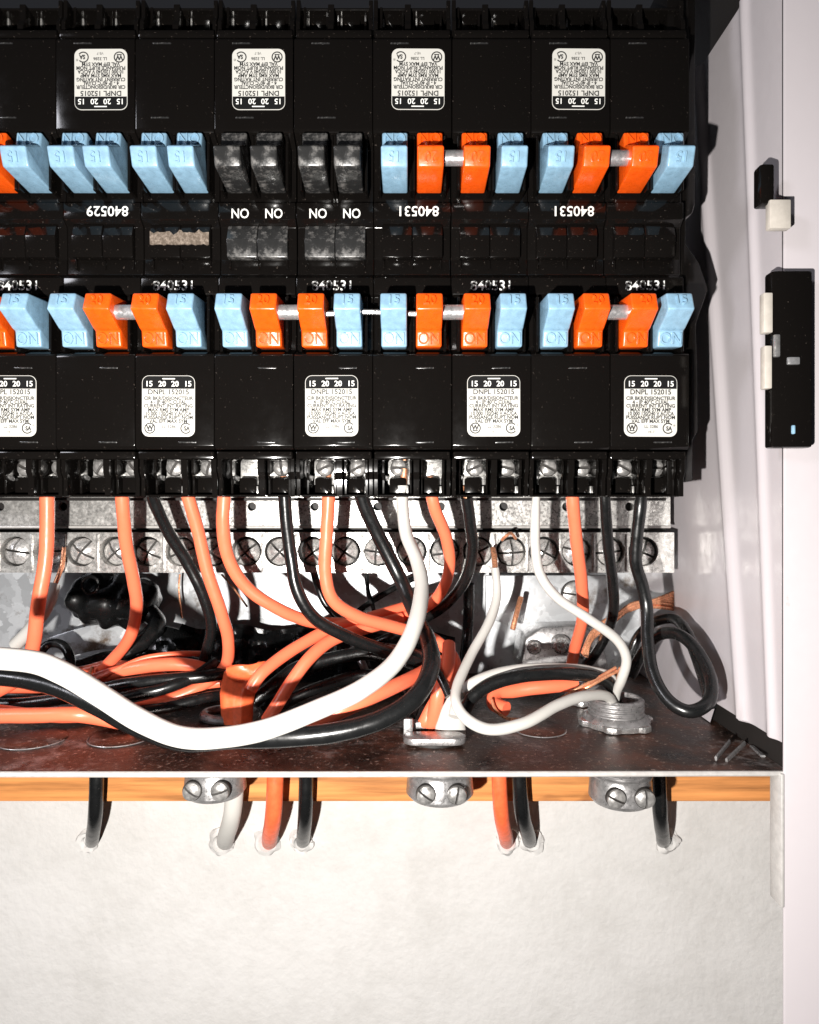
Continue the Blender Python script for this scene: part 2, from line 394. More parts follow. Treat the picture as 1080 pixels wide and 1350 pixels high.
MB['crust'] = to_mesh('dust_crust', crust_bm(), M['crust'])
def raised_bm(s, t):   # small raised frames and ribs beside the handles
    b = bmesh.new(); x0 = -25.25 if s < 0 else 0.1
    for hx in ((-18.2, -7.2) if s < 0 else (7.2, 18.2)):
        for e in (-1, 1): box(hx+e*5.0-0.45, hx+e*5.0+0.45, 0.4, 7.5, -d(463), -d(390), 0.2, b, 1)
    for c_ in (x0+3.2, x0+12.6, x0+22): box(c_-.3, c_+.3, 6.6, 8, -d(354, 6), -d(342, 6), 0.15, b, 1)
    return b
MB['guard'] = {s: to_mesh('handle_guard', raised_bm(s, 0), M['black'], angle=25) for s in (-1, 1)}
MB['ledge'] = to_mesh('ledge', box(-12.2, 12.2, 1.3, 24, -d(605), -d(594.5), 0.45), M['black'])
def pocket_bm():
    b = bmesh.new(); zt, zb = -d(605), -d(655, 5)
    box(-12.6, 12.6, 23, 50, zb+0.5, zt+1.2, 0.2, b, 1)
    for x, wd, y0 in ((-11.8, 1.3, 3), (11.8, 1.3, 3), (1.4, 2.0, 4.5), (3.1, 0.8, 8), (-9.6, 0.8, 9), (10.2, 0.9, 6), (-0.5, 0.7, 9)):
        prism([(y0, zt+0.5), (y0, zt-4), (y0+1.4, zt-6.2), (y0+1.4, zb+random.uniform(0, .6)), (24, zb+0.3), (24, zt+0.5)], x-wd/2, x+wd/2, 'x', 0.14, b, 1)
    box(-12.4, 12.4, 8, 23.5, zb+0.05, zb+0.8, 0.15, b, 1)
    return b
MB['pocket'] = to_mesh('terminal_housing', pocket_bm(), M['black'], angle=25)
MB['shield'] = to_mesh('wire_shield', prism(stadium(5.6, 6.4, 0.9, 4, 0, -d(655, 12)+3.3), 12.5, 20, 'y', 0.15), M['black'])
def lug_bm():
    b = bmesh.new(); zt = -d(606, 15); zb = -d(640, 15)
    box(-3.9, 3.9, 16.2, 23.4, zb+0.6, zt, 0.3, b)
    prism([(15.0, zb+3.2), (14.6, zb+0.2), (15.3, zb+0.1), (16.4, zb+2.8)], -3.6, 3.6, 'x', 0.1, b, 1)
    return b
MB['lug'] = to_mesh('lug', lug_bm(), M['dull'])
def collar_bm():
    b = bmesh.new(); rows = []
    for k in range(9):
        a = R(100+k*20); rows.append((3.2*math.cos(a), 13.5+0.5*math.sin(a), -d(618, 15)+3.4*math.sin(a), 0.75))
    return tube(rows, n=8, flat=2.2, per=3)
MB['collar'] = to_mesh('lug_collar', collar_bm(), M['steel'])
MB['strip'] = to_mesh('contact_strip', box(-0.28, 0.28, 11.8, 13, -d(655, 12)+0.6, -d(641, 12), 0.1), M['dull'])
MB['screw'] = to_mesh('screw', slotted_head(2.9, 2.0, 0.95), [M['screw'], M['slot']], angle=40)
MB['tie'] = to_mesh('tie_bar', lathe([(2.1, -3.6), (2.3, -3.4), (2.3, 3.4), (2.1, 3.6)], axis='x', n=24), M['tie'])
# label
LX = 10.8; LT, LB = -d(495), -d(575.5)
lc = (LT+LB)/2
MB['label'] = to_mesh('rating_label', prism(stadium(16.9, LT-LB, 2.2, 6, LX, lc), -0.16, 0.02, 'y', 0.03, None, 1), M['labelwhite'])
hd = [p for p in stadium(16.9-0.35, LT-LB-0.35, 2.05, 6, LX, lc)]
cut = -d(512.5); hd = [(x, z) for x, z in hd if z > cut]; hd = [(LX+8.27, cut)]+hd+[(LX-8.27, cut)]
MB['header'] = to_mesh('label_header', prism(hd, -0.2, -0.1, 'y'), M['labelblack'])
HY = -d(506.3)
hp = lettering([('15', LX-6.2, HY, 2.45, 1.0, .04), ('20', LX-2.0, HY, 2.45, 1.0, .04), ('20', LX+2.1, HY, 2.45, 1.0, .04), ('15', LX+6.2, HY, 2.45, 1.0, .04)], 0.02, -0.22)
box(LX-1.9, LX+2.1, -0.24, -0.2, -d(500.0), -d(498.6), 0, hp)
MB['hprint'] = to_mesh('header_print', hp, M['inkw'], False)
rows = [('DNPL 152015', 517, 2.15, 1.0), ('CIR BKR/DISJONCTEUR', 525.2, 1.5, 0.95), ('4 - IP 40°C CU/AL', 530.3, 1.5, 0.95), ('CURRENT INT RATING', 535.2, 1.5, 0.95), ('MAX RMS SYM AMP', 540.4, 1.5, 0.95),
        ('10 000 120/240 V AC/CA', 545.4, 1.5, 0.88), ('PUISSANCE RUPT NOM', 550.4, 1.5, 0.95), ('VAL EFF MAX SYM', 555.4, 1.5, 0.95)]
lt = lettering([(s, LX, -d(py), sz*1.06, sx, 0.05) for s, py, sz, sx in rows]+[('LL 3286', LX+0.2, -d(562.5), 1.35, 1.0, .02), ('VE-7', LX+0.2, -d(569.5), 1.1, 1.0, 0), ('W', LX-5.9, -d(564), 2.1, 1.0, .1), ('SA', LX+5.9, -d(565), 1.9, .85, .08), ('®', LX+7.6, -d(561), 1.0, 1, 0)], 0.01, -0.18)
for cx, a0, a1 in ((LX-5.9, 0, 360), (LX+5.6, 40, 325)):
    nn = 30; b = lt; pr = None
    for k in range(nn+1):
        a = R(a0+(a1-a0)*k/nn); zc = -d(564.5)
        pi, po = [b.verts.new((cx+r*math.cos(a), -0.19, zc+r*math.sin(a))) for r in (1.4, 1.78)]
        if pr: b.faces.new((pr[0], pr[1], po, pi))
        pr = (pi, po)
box(LX-6.7, LX-5.1, -0.2, -0.17, -d(568.3), -d(567), 0, lt)
MB['lprint'] = to_mesh('label_print', lt, M['ink'], False)
def number_mesh(s, m, rot=False): 
    return to_mesh('part_number', lettering([(s, LX, -d(377, 4.6), 4.6, 1.0, .05)], 0.03, 4.52), m, False)
MB['n31'] = number_mesh('840531', M['worn']); MB['n31b'] = number_mesh('840531', M['inkw']); MB['n29'] = number_mesh('840529', M['inkw'])
MB['on'] = to_mesh('printed_on', lettering([('ON', 0, -d(374, 4.6), 4.4, .85, .05)], 0.03, 4.52), M['inkw'], False)
MB['dust'] = to_mesh('dust_crust', box(1.6, 24, 5.2, 8, -d(352.5, 6)-0.1, -d(338, 6), 0.5), M['blackdusty'])
MB['moulding'] = to_mesh('moulded_line', box(-2.9, 2.9, -0.12, 0.3, -0.25, 0.25, 0.1), M['blackworn'])

def breaker(px_mid, lower, cols, num, label, blackparts=False, lugs=True, group=None):
    x = (px_mid-540)/F*CAM
    t = tag(empty('circuit_breaker', (x, 0, ZM), (0, 0, 0) if lower else (0, math.pi, 0)), label, 'circuit breaker', group or 'circuit breakers side by side in the panel')
    for s in (-1, 1):
        obj('cover', MB['cover'][(s, not lower)], t); obj('handle_guard', MB['guard'][s], t)
        lx = 12.7*s
        if not lower:
            for cx in (-5.0, 5.0): obj('vent_cell', MB['cellw' if cols[0] == 'black' else 'cell'], t, (lx+cx, random.uniform(-.15, .15), 0))
            if num == 'n29' and s < 0: obj('dust_crust', MB['crust'], t, (lx, 0, 0))
        obj('ledge', MB['ledge'], t, (lx, 0, 0)); obj('terminal_housing', MB['pocket'], t, (lx, 0, 0))
        for q, sx in enumerate((-4.4, 6.7)):
            l = obj('lug', MB['lug'], t, (lx+sx, random.uniform(-.4, .8), 0))
            if random.random() < .93:
                obj('screw', MB['screw'], l, (random.uniform(-.3, .3), 14.6, -d(617, 14)), (0, random.uniform(0, 3.1), 0))
            obj('lug_collar', MB['collar'], l, (-3.4 if q == 0 else 3.5, random.uniform(-.5, 1), random.uniform(-.3, .3)), (0, 0 if q == 0 else math.pi*0, 0)).scale = (1 if q == 0 else -1, 1, 1)
            obj('wire_shield', MB['shield'], t, (lx+sx-0.4, 0, 0)); obj('contact_strip', MB['strip'], t, (lx+sx+2.9, 0, 0))
        if random.random() < .8: obj('moulded_line', MB['moulding'], t, (lx+random.uniform(2, 5), 0.0, -d(485)))
        obj('moulded_line', MB['moulding'], t, (lx+4, 0.0, -d(583)))
    for k, (hx, c) in enumerate(zip((-18.2, -7.2, 7.2, 18.2), cols)):
        dx = random.uniform(-.25, .25)
        h = obj('handle', H[c], t, (hx+dx, 0, 0))
        if c != 'black': obj('embossed_rating', EM[c], h)
        if c != 'black': obj('embossed_on', EM[c+'on'], h)
        else: obj('printed_on', MB['on'], t, (hx, 0, 0))
    if cols[1] == 'orange': obj('tie_bar', MB['tie'], t, (0, -6.0, -d(411.5, -6)))
    ldx = {178: 0.1, 387: 1.2, 596: 2.4, 805: 2.2}.get(px_mid, 0) if lower else random.uniform(-.3, .3)
    lab = obj('rating_label', MB['label'], t, (ldx, 0, 0), (0, R(random.uniform(-.45, .45)), 0))
    for n_, k_ in (('label_header', 'header'), ('header_print', 'hprint'), ('label_print', 'lprint')): obj(n_, MB[k_], lab)
    if num: obj('part_number', MB[num], t, (ldx if lower else 0, 0, 0))
    return t
Q = ('blue', 'orange', 'orange', 'blue')
low = 'in the lower row'
breaker(-31, True, Q, 'n31', 'black four-switch breaker cut off by the left edge of the picture, lower row')
breaker(178, True, Q, 'n31', 'leftmost whole breaker of the lower row, black with two blue and two orange switches')
breaker(387, True, Q, 'n31', 'lower row black breaker with blue and orange switches, second whole one from the left')
breaker(596, True, Q, 'n31', 'lower row black breaker whose terminals feed the thick white wire, third from left')
breaker(805, True, Q, 'n31', 'lower row black breaker at the right end beside the white side wall')
breaker(-31, False, Q, 'n31b', 'upside-down black breaker cut off by the left edge, upper row')
breaker(178, False, ('blue',)*4, 'n29', 'upside-down black breaker with four pale blue switches marked 840529')
breaker(387, False, ('black',)*4, None, 'upside-down breaker with four black switches and white ON lettering')
breaker(596, False, Q, 'n31b', 'upper row upside-down breaker marked 840531, to the right of the black-switch breaker')
breaker(805, False, Q, 'n31b', 'upper row upside-down breaker marked 840531 at the right end beside the white wall')

# thin pin between the switches of the middle breakers
tag(part('handle_pin', tube([(*P(430, 414, -5), .9), (*P(470, 411, -5), .9), (*P(510, 412, -5.4), .8), (*P(553, 414, -5), .9)], n=8), M['steel']), 'thin bright metal pin joining the switches of the two middle breakers', 'pin')

# black bracket at the right end of the rows
sil = [(880, -40), (917, -40), (917, 268), (913, 281), (905, 286), (905, 322), (912, 332), (922, 346), (934, 380), (918, 428), (920, 480), (921, 568), (914, 580), (914, 634), (897, 637), (893, 653), (880, 653)]
pts = [(P(a, b_, 9).x, P(a, b_, 9).z) for a, b_ in sil]
e = empty('end_bracket', P(905, 655, 30)); tag(e, 'black plastic end bracket along the right side of the breaker rows', 'bracket')
L = -P(905, 655, 30)
part('side_plate', prism(pts, 9, 40, 'y', 0.5), M['black'], e, L)
part('mounting_rail', box(-230, P(880, 0, 50).x, 51, 53, P(0, 660, 50).z, 190, 0.3), M['dark'], e, L)

# ------------------------------------------------------------------ bars
YU = 58
hx = [83+83*k for k in range(-2, 10)]
zc = P(0, 668, YU).z
t = tag(empty('mounting_strip', P(480, 697, YU)), 'flat silver strip with small round holes just below the breaker terminals', 'metal strip'); L = -P(480, 697, YU)
part('plate', holed_plate(P(-110, 0, YU).x, P(884, 0, YU).x, P(0, 695, YU).z, P(0, 640, YU).z, YU, 1.6, [(P(x, 0, YU).x, zc, 1.75) for x in hx if -90 < x < 870]), M['dull'], t, L)
part('folded_edge', box(P(-110, 0, YU).x, P(884, 0, YU).x, YU-1.0, YU+1, P(0, 696.5, YU).z, P(0, 693, YU).z, 0.4), M['edge'], t, L)
part('hole_backing', box(P(-110, 0, YU).x, P(884, 0, YU).x, YU+5, YU+6, P(0, 705, YU).z, P(0, 640, YU).z), M['dark'], t, L)  # near-black sheet, shade behind the small holes put into its colour
YN = 54
t = tag(empty('neutral_bar', P(480, 755, YN)), 'long silver terminal bar with a row of big round screws', 'terminal bar'); L = -P(480, 755, YN)
part('bar_back', box(P(-112, 0, YN).x, P(888, 0, YN).x, YN+8, YN+9.5, P(0, 754, YN).z, P(0, 703, YN).z), M['dark'], t, L)  # near-black backing, shade around the screws put into its colour
sx_ = [107+43.6*k for k in range(-4, 18)]
part('bar', holed_plate(P(-112, 0, YN).x, P(889, 0, YN).x, P(0, 755, YN).z, P(0, 702, YN).z, YN, 9, [(P(x, 0, YN).x, P(0, 727, YN).z, 6.0) for x in sx_]), M['dull'], t, L)
for x in sx_[:-1]:
    part('web', box(P(x+19.8, 0, YN).x, P(x+23.8, 0, YN).x, YN-0.55, YN+0.2, P(0, 753.5, YN).z, P(0, 704, YN).z, 0.25), M['dull'], t, L)
scm = to_mesh('bar_screw', slotted_head(5.45, 3.0, 1.3, True, 1.6), [M['chrome'], M['slot']], angle=50)
for x in sx_:
    p = P(x+random.uniform(-2, 2), 728+random.uniform(-1, 1), YN); obj('bar_screw', scm, t, Vector((p.x, YN+4.6+random.uniform(-1, 1.2), p.z))+L, (R(random.uniform(-6, 6)), random.uniform(0, 3), R(random.uniform(-6, 6))))

# ------------------------------------------------------------------ things on the back panel
def at(name, label, cat, px, py, y, group=None):
    t = tag(empty(name, P(px, py, y)), label, cat, group); return t, -P(px, py, y)
t, L = at('ground_plate', 'pale galvanised plate with a large slotted screw behind the right hand orange wire', 'metal plate', 730, 850, 96)
part('plate', prism([(P(a, b_, 100).x, P(a, b_, 100).z) for a, b_ in ((640, 758), (800, 758), (800, 812), (770, 830), (700, 836), (640, 812))], 98, 100, 'y', 0.4), M['galv'], t, L)
c = P(757, 783, 97); o = part('screw', slotted_head(6.2, 3, 0.9), [M['screw'], M['slot']], t, c+L, (0, R(8), 0))
t, L = at('lug_block', 'dark cast metal block with lumps and holes low on the back panel, right of centre', 'metal block', 725, 880, 88)
bk = prism([(P(a, b_, 90).x, P(a, b_, 90).z) for a, b_ in ((682, 880), (690, 838), (712, 824), (765, 822), (790, 840), (800, 884))], 84, 108, 'y', 1.6)
part('block', bk, M['zinc'], t, L)
for a, b_, r in ((703, 852, 3.2), (738, 848, 4.2), (770, 858, 3.4)):
    part('boss', lathe([(r, 0), (r, -3), (r*.8, -3.6), (r*.55, -3.6), (r*.5, -1.2), (0.01, -1.0)], c=P(a, b_, 84), axis='y', n=24), M['steel'], t, L)
t, L = at('taped_splice', 'lumpy black taped bundle on the back panel behind the leftmost long orange wire', 'taped bundle', 155, 800, 88)
part('tape_wrap', tube([(*P(104, 782, 92), 6), (*P(116, 786, 90), 10.5), (*P(150, 790, 88), 12), (*P(185, 796, 88), 11), (*P(204, 806, 90), 5)], n=26, lump=0.45, per=10), M['wireblack'], t, L)
part('end_ring', tube([(*(P(119, 771, 76)+Vector((3.6*math.cos(a), 0, 3.6*math.sin(a)))), .8) for a in [R(i*30) for i in range(13)]], n=8, per=3), M['wireblack'], t, L)
part('loose_end', tube([(*P(190, 800, 86), 4.5), (*P(205, 822, 80), 4), (*P(190, 845, 72), 3.5), (*P(160, 862, 66), 3)], n=14, lump=.3), M['wireblack'], t, L)
t, L = at('rounded_steel_strap', 'pale curved steel strap lying low on the back panel at the left', 'metal strap', 150, 860, 95)
pp = []
for k in range(15): pp.append((60+k*15, 846-26*math.sin(k/14*math.pi*0.9+.15)))
lo = [(a, b_+34) for a, b_ in pp[::-1]]
part('strap', prism([(P(a, b_, 96).x, P(a, b_, 96).z) for a, b_ in pp+lo], 96, 99, 'y', 0.5), M['galv'], t, L)
part('rivet', lathe([(4.8, 0), (4.4, -1.4), (2.6, -2.6), (0.01, -3)], c=P(212, 860, 94), axis='y', n=24), M['zinc'], t, L)

t, L = at('shade_sheet', 'crumpled black sheet added low along the back panel for shadow and dark clutter', 'shade sheet', 400, 880, 100)  # black sheet added in place of shadow and dark clutter behind the wires
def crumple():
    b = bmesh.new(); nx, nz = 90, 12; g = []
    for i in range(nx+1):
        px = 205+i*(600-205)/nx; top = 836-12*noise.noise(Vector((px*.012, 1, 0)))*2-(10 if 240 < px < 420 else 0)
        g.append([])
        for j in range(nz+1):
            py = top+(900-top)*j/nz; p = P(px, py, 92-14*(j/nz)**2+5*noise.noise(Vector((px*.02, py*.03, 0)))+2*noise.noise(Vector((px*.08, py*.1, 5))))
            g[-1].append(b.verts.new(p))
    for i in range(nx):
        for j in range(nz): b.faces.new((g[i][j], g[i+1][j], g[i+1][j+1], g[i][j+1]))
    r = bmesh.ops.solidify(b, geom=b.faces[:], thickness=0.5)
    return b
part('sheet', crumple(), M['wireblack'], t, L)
# ------------------------------------------------------------------ wires
def wire(name, label, cat, kind, r, pts, extra=None, lump=0.05, n=16, group=None):
    rows = []
    for q in pts:
        px, py, y = q[:3]; rr = q[3] if len(q) > 3 else r
        p = P(px, py, y)
        if p.z-rr < Z0+0.2 and y > YL-rr and px > -60: p.z = Z0+0.2+rr
        rows.append((*p, rr))
    base = Vector(rows[-1][:3]); t = tag(empty(name, base), label, cat, group)
    part('insulation', tube(rows, n=n, lump=lump, seed=random.random()*40), M[kind], t, -base)
    if extra:
        for nm, er, epts in extra:
            part(nm, tube([(*P(*e), er) for e in epts], n=10, lump=.1), M['copper'], t, -base)
    return t
OR, BK, WH = 'wireorange', 'wireblack', 'wirewhite'
wire('orange_wire', 'orange wire at the far left edge running down past the copper strands', 'wire', OR, 2.45, [(62, 640, 22), (62, 700, 24), (60, 740, 24), (50, 800, 24), (44, 850, 28), (30, 890, 34), (-10, 915, 36)])
wire('orange_wire', 'orange wire dropping from the leftmost whole breaker and bending left above the cable bundle', 'wire', OR, 2.3, [(160, 645, 18), (162, 670, 20), (167, 720, 26), (176, 765, 32), (180, 800, 38), (172, 838, 44), (150, 868, 50), (122, 892, 54), (90, 905, 55)])
wire('black_wire', 'black wire sloping right from the leftmost whole breaker towards the orange jacket', 'wire', BK, 2.15, [(196, 640, 20), (206, 668, 24), (224, 705, 30), (247, 742, 35), (267, 782, 38), (278, 820, 42), (275, 848, 46), (262, 880, 50), (220, 898, 52), (150, 914, 54), (60, 918, 50), (-20, 915, 50)])
wire('orange_wire', 'orange wire curving down beside the sloping black wire, then left along the floor', 'wire', OR, 2.25, [(240, 630, 16), (248, 655, 18), (261, 700, 22), (274, 755, 26), (291, 805, 30), (301, 845, 36), (296, 880, 42), (262, 906, 44), (210, 926, 40), (150, 940, 34), (95, 945, 30), (40, 942, 30), (-20, 935, 30)])
wire('orange_wire', 'orange wire sweeping in a wide bend right from between the two left breakers', 'wire', OR, 2.3, [(297, 640, 18), (294, 690, 20), (301, 735, 24), (324, 773, 28), (362, 800, 32), (405, 818, 38), (450, 822, 44), (500, 815, 50), (545, 798, 56), (580, 786, 60)])
wire('black_wire', 'black wire dropping from the second breaker and crossing over the orange wires to the right', 'wire', BK, 2.25, [(374, 632, 16), (377, 680, 18), (383, 730, 20), (392, 778, 20), (415, 815, 22), (455, 838, 26), (505, 857, 32), (550, 870, 38), (590, 880, 44)], [('copper_tip', 1.0, [(373, 626, 15), (374, 640, 16)])])
wire('orange_wire', 'orange wire from the second breaker bending right and down into the strap clamp', 'wire', OR, 2.3, [(434, 645, 18), (431, 700, 20), (429, 755, 22), (440, 792, 24), (475, 814, 28), (525, 828, 34), (570, 842, 40), (598, 868, 40), (594, 895, 34), (574, 925, 24), (561, 950, 22), (558, 975, 24)], [('copper_tip', .95, [(433, 622, 14), (434, 648, 18)])])
wire('black_cable', 'thick black cable sweeping round behind and below the thick white wire', 'cable', BK, 2.6, [(470, 628, 16), (482, 670, 20), (505, 718, 24), (530, 768, 24), (550, 815, 14), (566, 850, 2, 2.8), (567, 885, -8, 2.8), (545, 922, -16, 2.8), (500, 950, -20, 2.9), (440, 966, -22, 2.9), (375, 972, -22, 2.9), (310, 974, -20, 2.9), (240, 978, -14, 2.9), (180, 958, -8, 2.9), (130, 932, -4, 2.9), (80, 908, 0, 2.9), (30, 896, 4, 2.9), (-30, 890, 6, 2.9)])
wire('white_wire', 'thick white wire swinging from the third breaker across the front to the left edge', 'wire', WH, 2.4, [(530, 640, 14, 2.05), (531, 668, 14, 2.1), (536, 705, 10, 2.15), (550, 740, 2, 2.2), (556, 775, -8, 2.3), (547, 825, -22, 2.4), (522, 872, -32, 2.45), (478, 908, -40, 2.5), (420, 935, -44, 2.55), (350, 962, -46, 2.6), (285, 973, -48, 2.65), (232, 970, -50, 2.65), (180, 947, -52, 2.7), (125, 912, -54, 2.7), (80, 886, -54, 2.7), (40, 872, -54, 2.7), (-30, 866, -54, 2.7)], [('copper_tip', 1.15, [(533, 618, 14), (532, 645, 14)])], lump=0.04, n=22)
wire('orange_wire', 'short orange wire behind the thick white wire, right of its top end', 'wire', OR, 2.15, [(568, 648, 16), (574, 672, 18), (588, 708, 24), (593, 742, 30), (586, 772, 36), (568, 796, 44), (535, 812, 52), (490, 822, 58), (450, 828, 60)], [('copper_tip', 1.0, [(567, 628, 14), (569, 652, 16)])])
wire('black_wire', 'black wire curving left behind the thick white wire from the third breaker', 'wire', BK, 2.1, [(615, 655, 18), (620, 690, 22), (623, 725, 28), (613, 765, 36), (590, 795, 44), (560, 815, 52), (520, 838, 58), (460, 862, 62), (420, 878, 62), (370, 905, 52), (350, 935, 44)], [('copper_tip', .9, [(613, 640, 16), (614, 656, 18)])])
wire('white_wire', 'thin white wire with bare copper end at the bar, looping low past the conduit', 'wire', WH, 1.75, [(653, 749, 38, 1.5), (655, 785, 36), (645, 820, 30), (622, 862, 20), (604, 902, 8), (602, 928, 0), (618, 950, -4, 1.85), (650, 962, -4, 1.85), (695, 952, 0, 1.9), (735, 930, 8, 1.9), (770, 918, 16, 1.9), (800, 918, 24, 1.8), (812, 935, 30, 1.7)], [('copper_tip', 1.1, [(650, 724, 46), (652, 735, 42), (653, 752, 38)])])
wire('white_wire', 'thin white wire from the fourth breaker curving right down to the conduit locknut', 'wire', WH, 1.7, [(707, 655, 12, 1.35), (706, 680, 12, 1.6), (706, 720, 14), (712, 756, 16), (735, 788, 16), (775, 815, 16), (812, 842, 18), (826, 868, 20), (820, 895, 24), (812, 915, 30), (810, 940, 34)])
wire('white_wire', 'white wire arching low from the strap clamp to the conduit over a black wire', 'wire', WH, 1.9, [(598, 945, 12), (606, 918, 16), (630, 897, 18), (675, 884, 22), (730, 881, 26), (780, 885, 30), (808, 897, 32), (812, 930, 33)])
wire('black_wire', 'black wire lying under the arched white wire between clamp and conduit', 'wire', BK, 2.3, [(612, 938, 10), (622, 920, 12), (648, 902, 14), (690, 891, 16), (740, 888, 20), (785, 893, 26), (806, 905, 30), (813, 935, 34)])
wire('orange_wire', 'orange wire hanging straight down from the fourth breaker past the large slotted screw', 'wire', OR, 2.25, [(754, 642, 16), (756, 670, 18), (761, 720, 24), (767, 770, 32), (768, 815, 42), (758, 855, 54), (752, 885, 66), (745, 905, 74)])
wire('black_wire', 'black wire hanging between the right hand orange wire and the looped black wire', 'wire', BK, 2.0, [(796, 640, 16), (798, 670, 18), (802, 720, 24), (808, 770, 32), (808, 810, 40), (795, 845, 52), (775, 875, 64), (750, 900, 66)])
wire('black_wire', 'black wire coiled in a long hanging loop against the white side wall', 'wire', BK, 2.15, [(846, 648, 14, 1.6), (844, 668, 14), (840, 705, 16), (838, 740, 18), (847, 772, 20), (853, 805, 20), (854, 845, 16), (861, 888, 10), (880, 922, 4), (908, 938, 0), (934, 926, 2), (937, 896, 8), (922, 862, 16), (898, 838, 24), (872, 836, 32), (850, 856, 42), (832, 890, 48)])
wire('black_wire', 'second black loop lying deeper behind the long hanging loop at the right', 'wire', BK, 2.0, [(830, 880, 56), (838, 845, 58), (860, 822, 54), (888, 816, 44), (905, 832, 34), (917, 862, 24), (930, 900, 12), (937, 930, 4)])
# cable jackets and the tangle on the floor
def jacket(name, label, kind, pts, flat, parts=()):
    rows = [(*P(a, b_, y), r) for a, b_, y, r in pts]; base = Vector(rows[-1][:3]); t = tag(empty(name, base), label, 'cable jacket')
    part('jacket', tube(rows, n=22, lump=0.14, flat=flat, seed=5), M[kind], t, -base); return t
oj = tag(empty('orange_jacket', P(314, 948, 18)), 'flattened orange cable jacket with a flared torn mouth standing in the left clamp', 'cable jacket')
def sleeve():
    b = bmesh.new(); n = 40; rings = []
    secs = [(313, 951, 20.0, 5.0), (312, 930, 21.5, 4.6), (314, 912, 23.5, 4.4), (320, 896, 27, 4.6), (326, 884, 31, 5.2), (328, 880, 32.5, 5.4)]
    for off in (0, -0.7):
        rr = []
        for i, (cx, cy, hw, dp) in enumerate(secs):
            c = P(cx, cy, 34); a_ = hw/F*(CAM+34)+off; ring = []
            for k in range(n):
                t_ = 2*math.pi*k/n; cr = 1+0.07*math.sin(t_*5+i*.5)+0.05*math.sin(t_*11+i)
                z = c.z+math.cos(t_)*a_*(0.16 if i > 2 else 0.0)
                if i == len(secs)-1: z += 1.0*noise.noise(Vector((k*.7, 0, 3)))*2.2
                ring.append(b.verts.new((c.x+math.cos(t_)*a_*(1+.03*math.sin(i*2+k)), c.y+math.sin(t_)*(dp+off)*cr, z)))
            rr.append(ring)
        rings += rr if off == 0 else rr[::-1]
    for i in range(len(rings)-1):
        for k in range(n): b.faces.new((rings[i][k], rings[i][(k+1) % n], rings[i+1][(k+1) % n], rings[i+1][k]))
    return b
part('jacket', sleeve(), M['tape'], oj, -P(314, 948, 18))
part('folded_flap', tube([(*P(300, 887, 28.5), 1.6), (*P(312, 886, 28), 2.4), (*P(330, 884, 28), 2.6), (*P(344, 880, 28.5), 2.2), (*P(355, 874, 31), 0.8)], n=16, lump=.6, flat=.55), M['tape'], oj, -P(314, 948, 18))
jacket('white_jacket', 'flattened white cable jacket standing in the oval strap clamp', 'wirewhite', [(593, 972, 19, 5.6), (594, 955, 19, 5.2), (599, 930, 17, 3.8), (604, 910, 14, 2.3)], 0.5)
wire('orange_wire', 'orange wire rising right from the torn orange jacket under the black wire', 'wire', OR, 2.25, [(330, 910, 20), (345, 888, 22), (372, 866, 28), (405, 845, 34), (440, 828, 40), (485, 815, 46), (535, 800, 54)])
wire('orange_wire', 'orange wire rising steeply from the floor between the orange jacket and the thick white wire', 'wire', OR, 2.35, [(352, 950, 22), (366, 928, 22), (385, 898, 24), (408, 868, 28), (436, 845, 34), (470, 832, 40), (530, 815, 48)])
wire('orange_wire', 'orange wire in the oval strap clamp standing left of the white jacket', 'wire', OR, 2.5, [(566, 975, 23), (571, 950, 21), (578, 915, 18), (590, 880, 24), (592, 850, 34)])
wire('orange_wire', 'orange wire low behind the thick white wire running right to the strap clamp', 'wire', OR, 2.5, [(380, 962, 0), (420, 950, -4), (470, 928, -2), (520, 905, 8), (555, 888, 22), (580, 872, 34)])
wire('black_wire', 'short thin black wire tucked behind the white jacket at the strap clamp', 'wire', BK, 1.5, [(592, 918, 14), (580, 892, 18), (566, 872, 24), (548, 860, 32), (500, 852, 44), (470, 850, 52)])
wire('black_wire', 'dark wire lying behind the rising orange wires in the middle of the floor', 'wire', BK, 2.7, [(335, 925, 40), (365, 900, 42), (395, 880, 46), (440, 868, 50), (490, 862, 52), (545, 880, 50)])
wire('orange_wire', 'salmon orange wire lying topmost in the left floor bundle', 'wire', OR, 2.6, [(-20, 905, 50), (50, 905, 48), (105, 902, 46), (150, 888, 44), (195, 878, 42), (240, 876, 42), (275, 884, 44), (300, 895, 44)])
wire('orange_wire', 'thin orange wire above the salmon wire of the left floor bundle', 'wire', OR, 1.1, [(110, 902, 42), (150, 885, 42), (190, 868, 44), (235, 862, 48), (270, 862, 54)])
wire('black_wire', 'black wire in the left floor bundle under the salmon orange wire', 'wire', BK, 2.4, [(-20, 930, 42), (50, 926, 40), (110, 915, 38), (160, 903, 36), (210, 897, 36), (260, 893, 38), (305, 886, 42)])
wire('black_wire', 'black wire between two orange wires at the front of the left floor bundle', 'wire', BK, 2.1, [(130, 930, 30), (170, 918, 30), (215, 908, 32), (255, 893, 38), (285, 872, 44)])
wire('orange_wire', 'orange wire peeping out at the bottom left under the thick black cable', 'wire', OR, 2.6, [(-20, 944, 18), (50, 943, 16), (100, 942, 16), (140, 948, 20), (180, 960, 22)])
wire('orange_wire', 'orange wire with a bent end lying inside the white loop near the conduit', 'wire', OR, 2.6, [(760, 902, 34), (720, 905, 32), (680, 910, 32), (655, 915, 30), (652, 928, 26), (668, 935, 22)])
wire('black_wire', 'black wire snaking low along the floor left of the torn orange jacket', 'wire', BK, 2.0, [(120, 950, 22), (170, 940, 26), (225, 932, 30), (270, 920, 36), (300, 915, 44)])
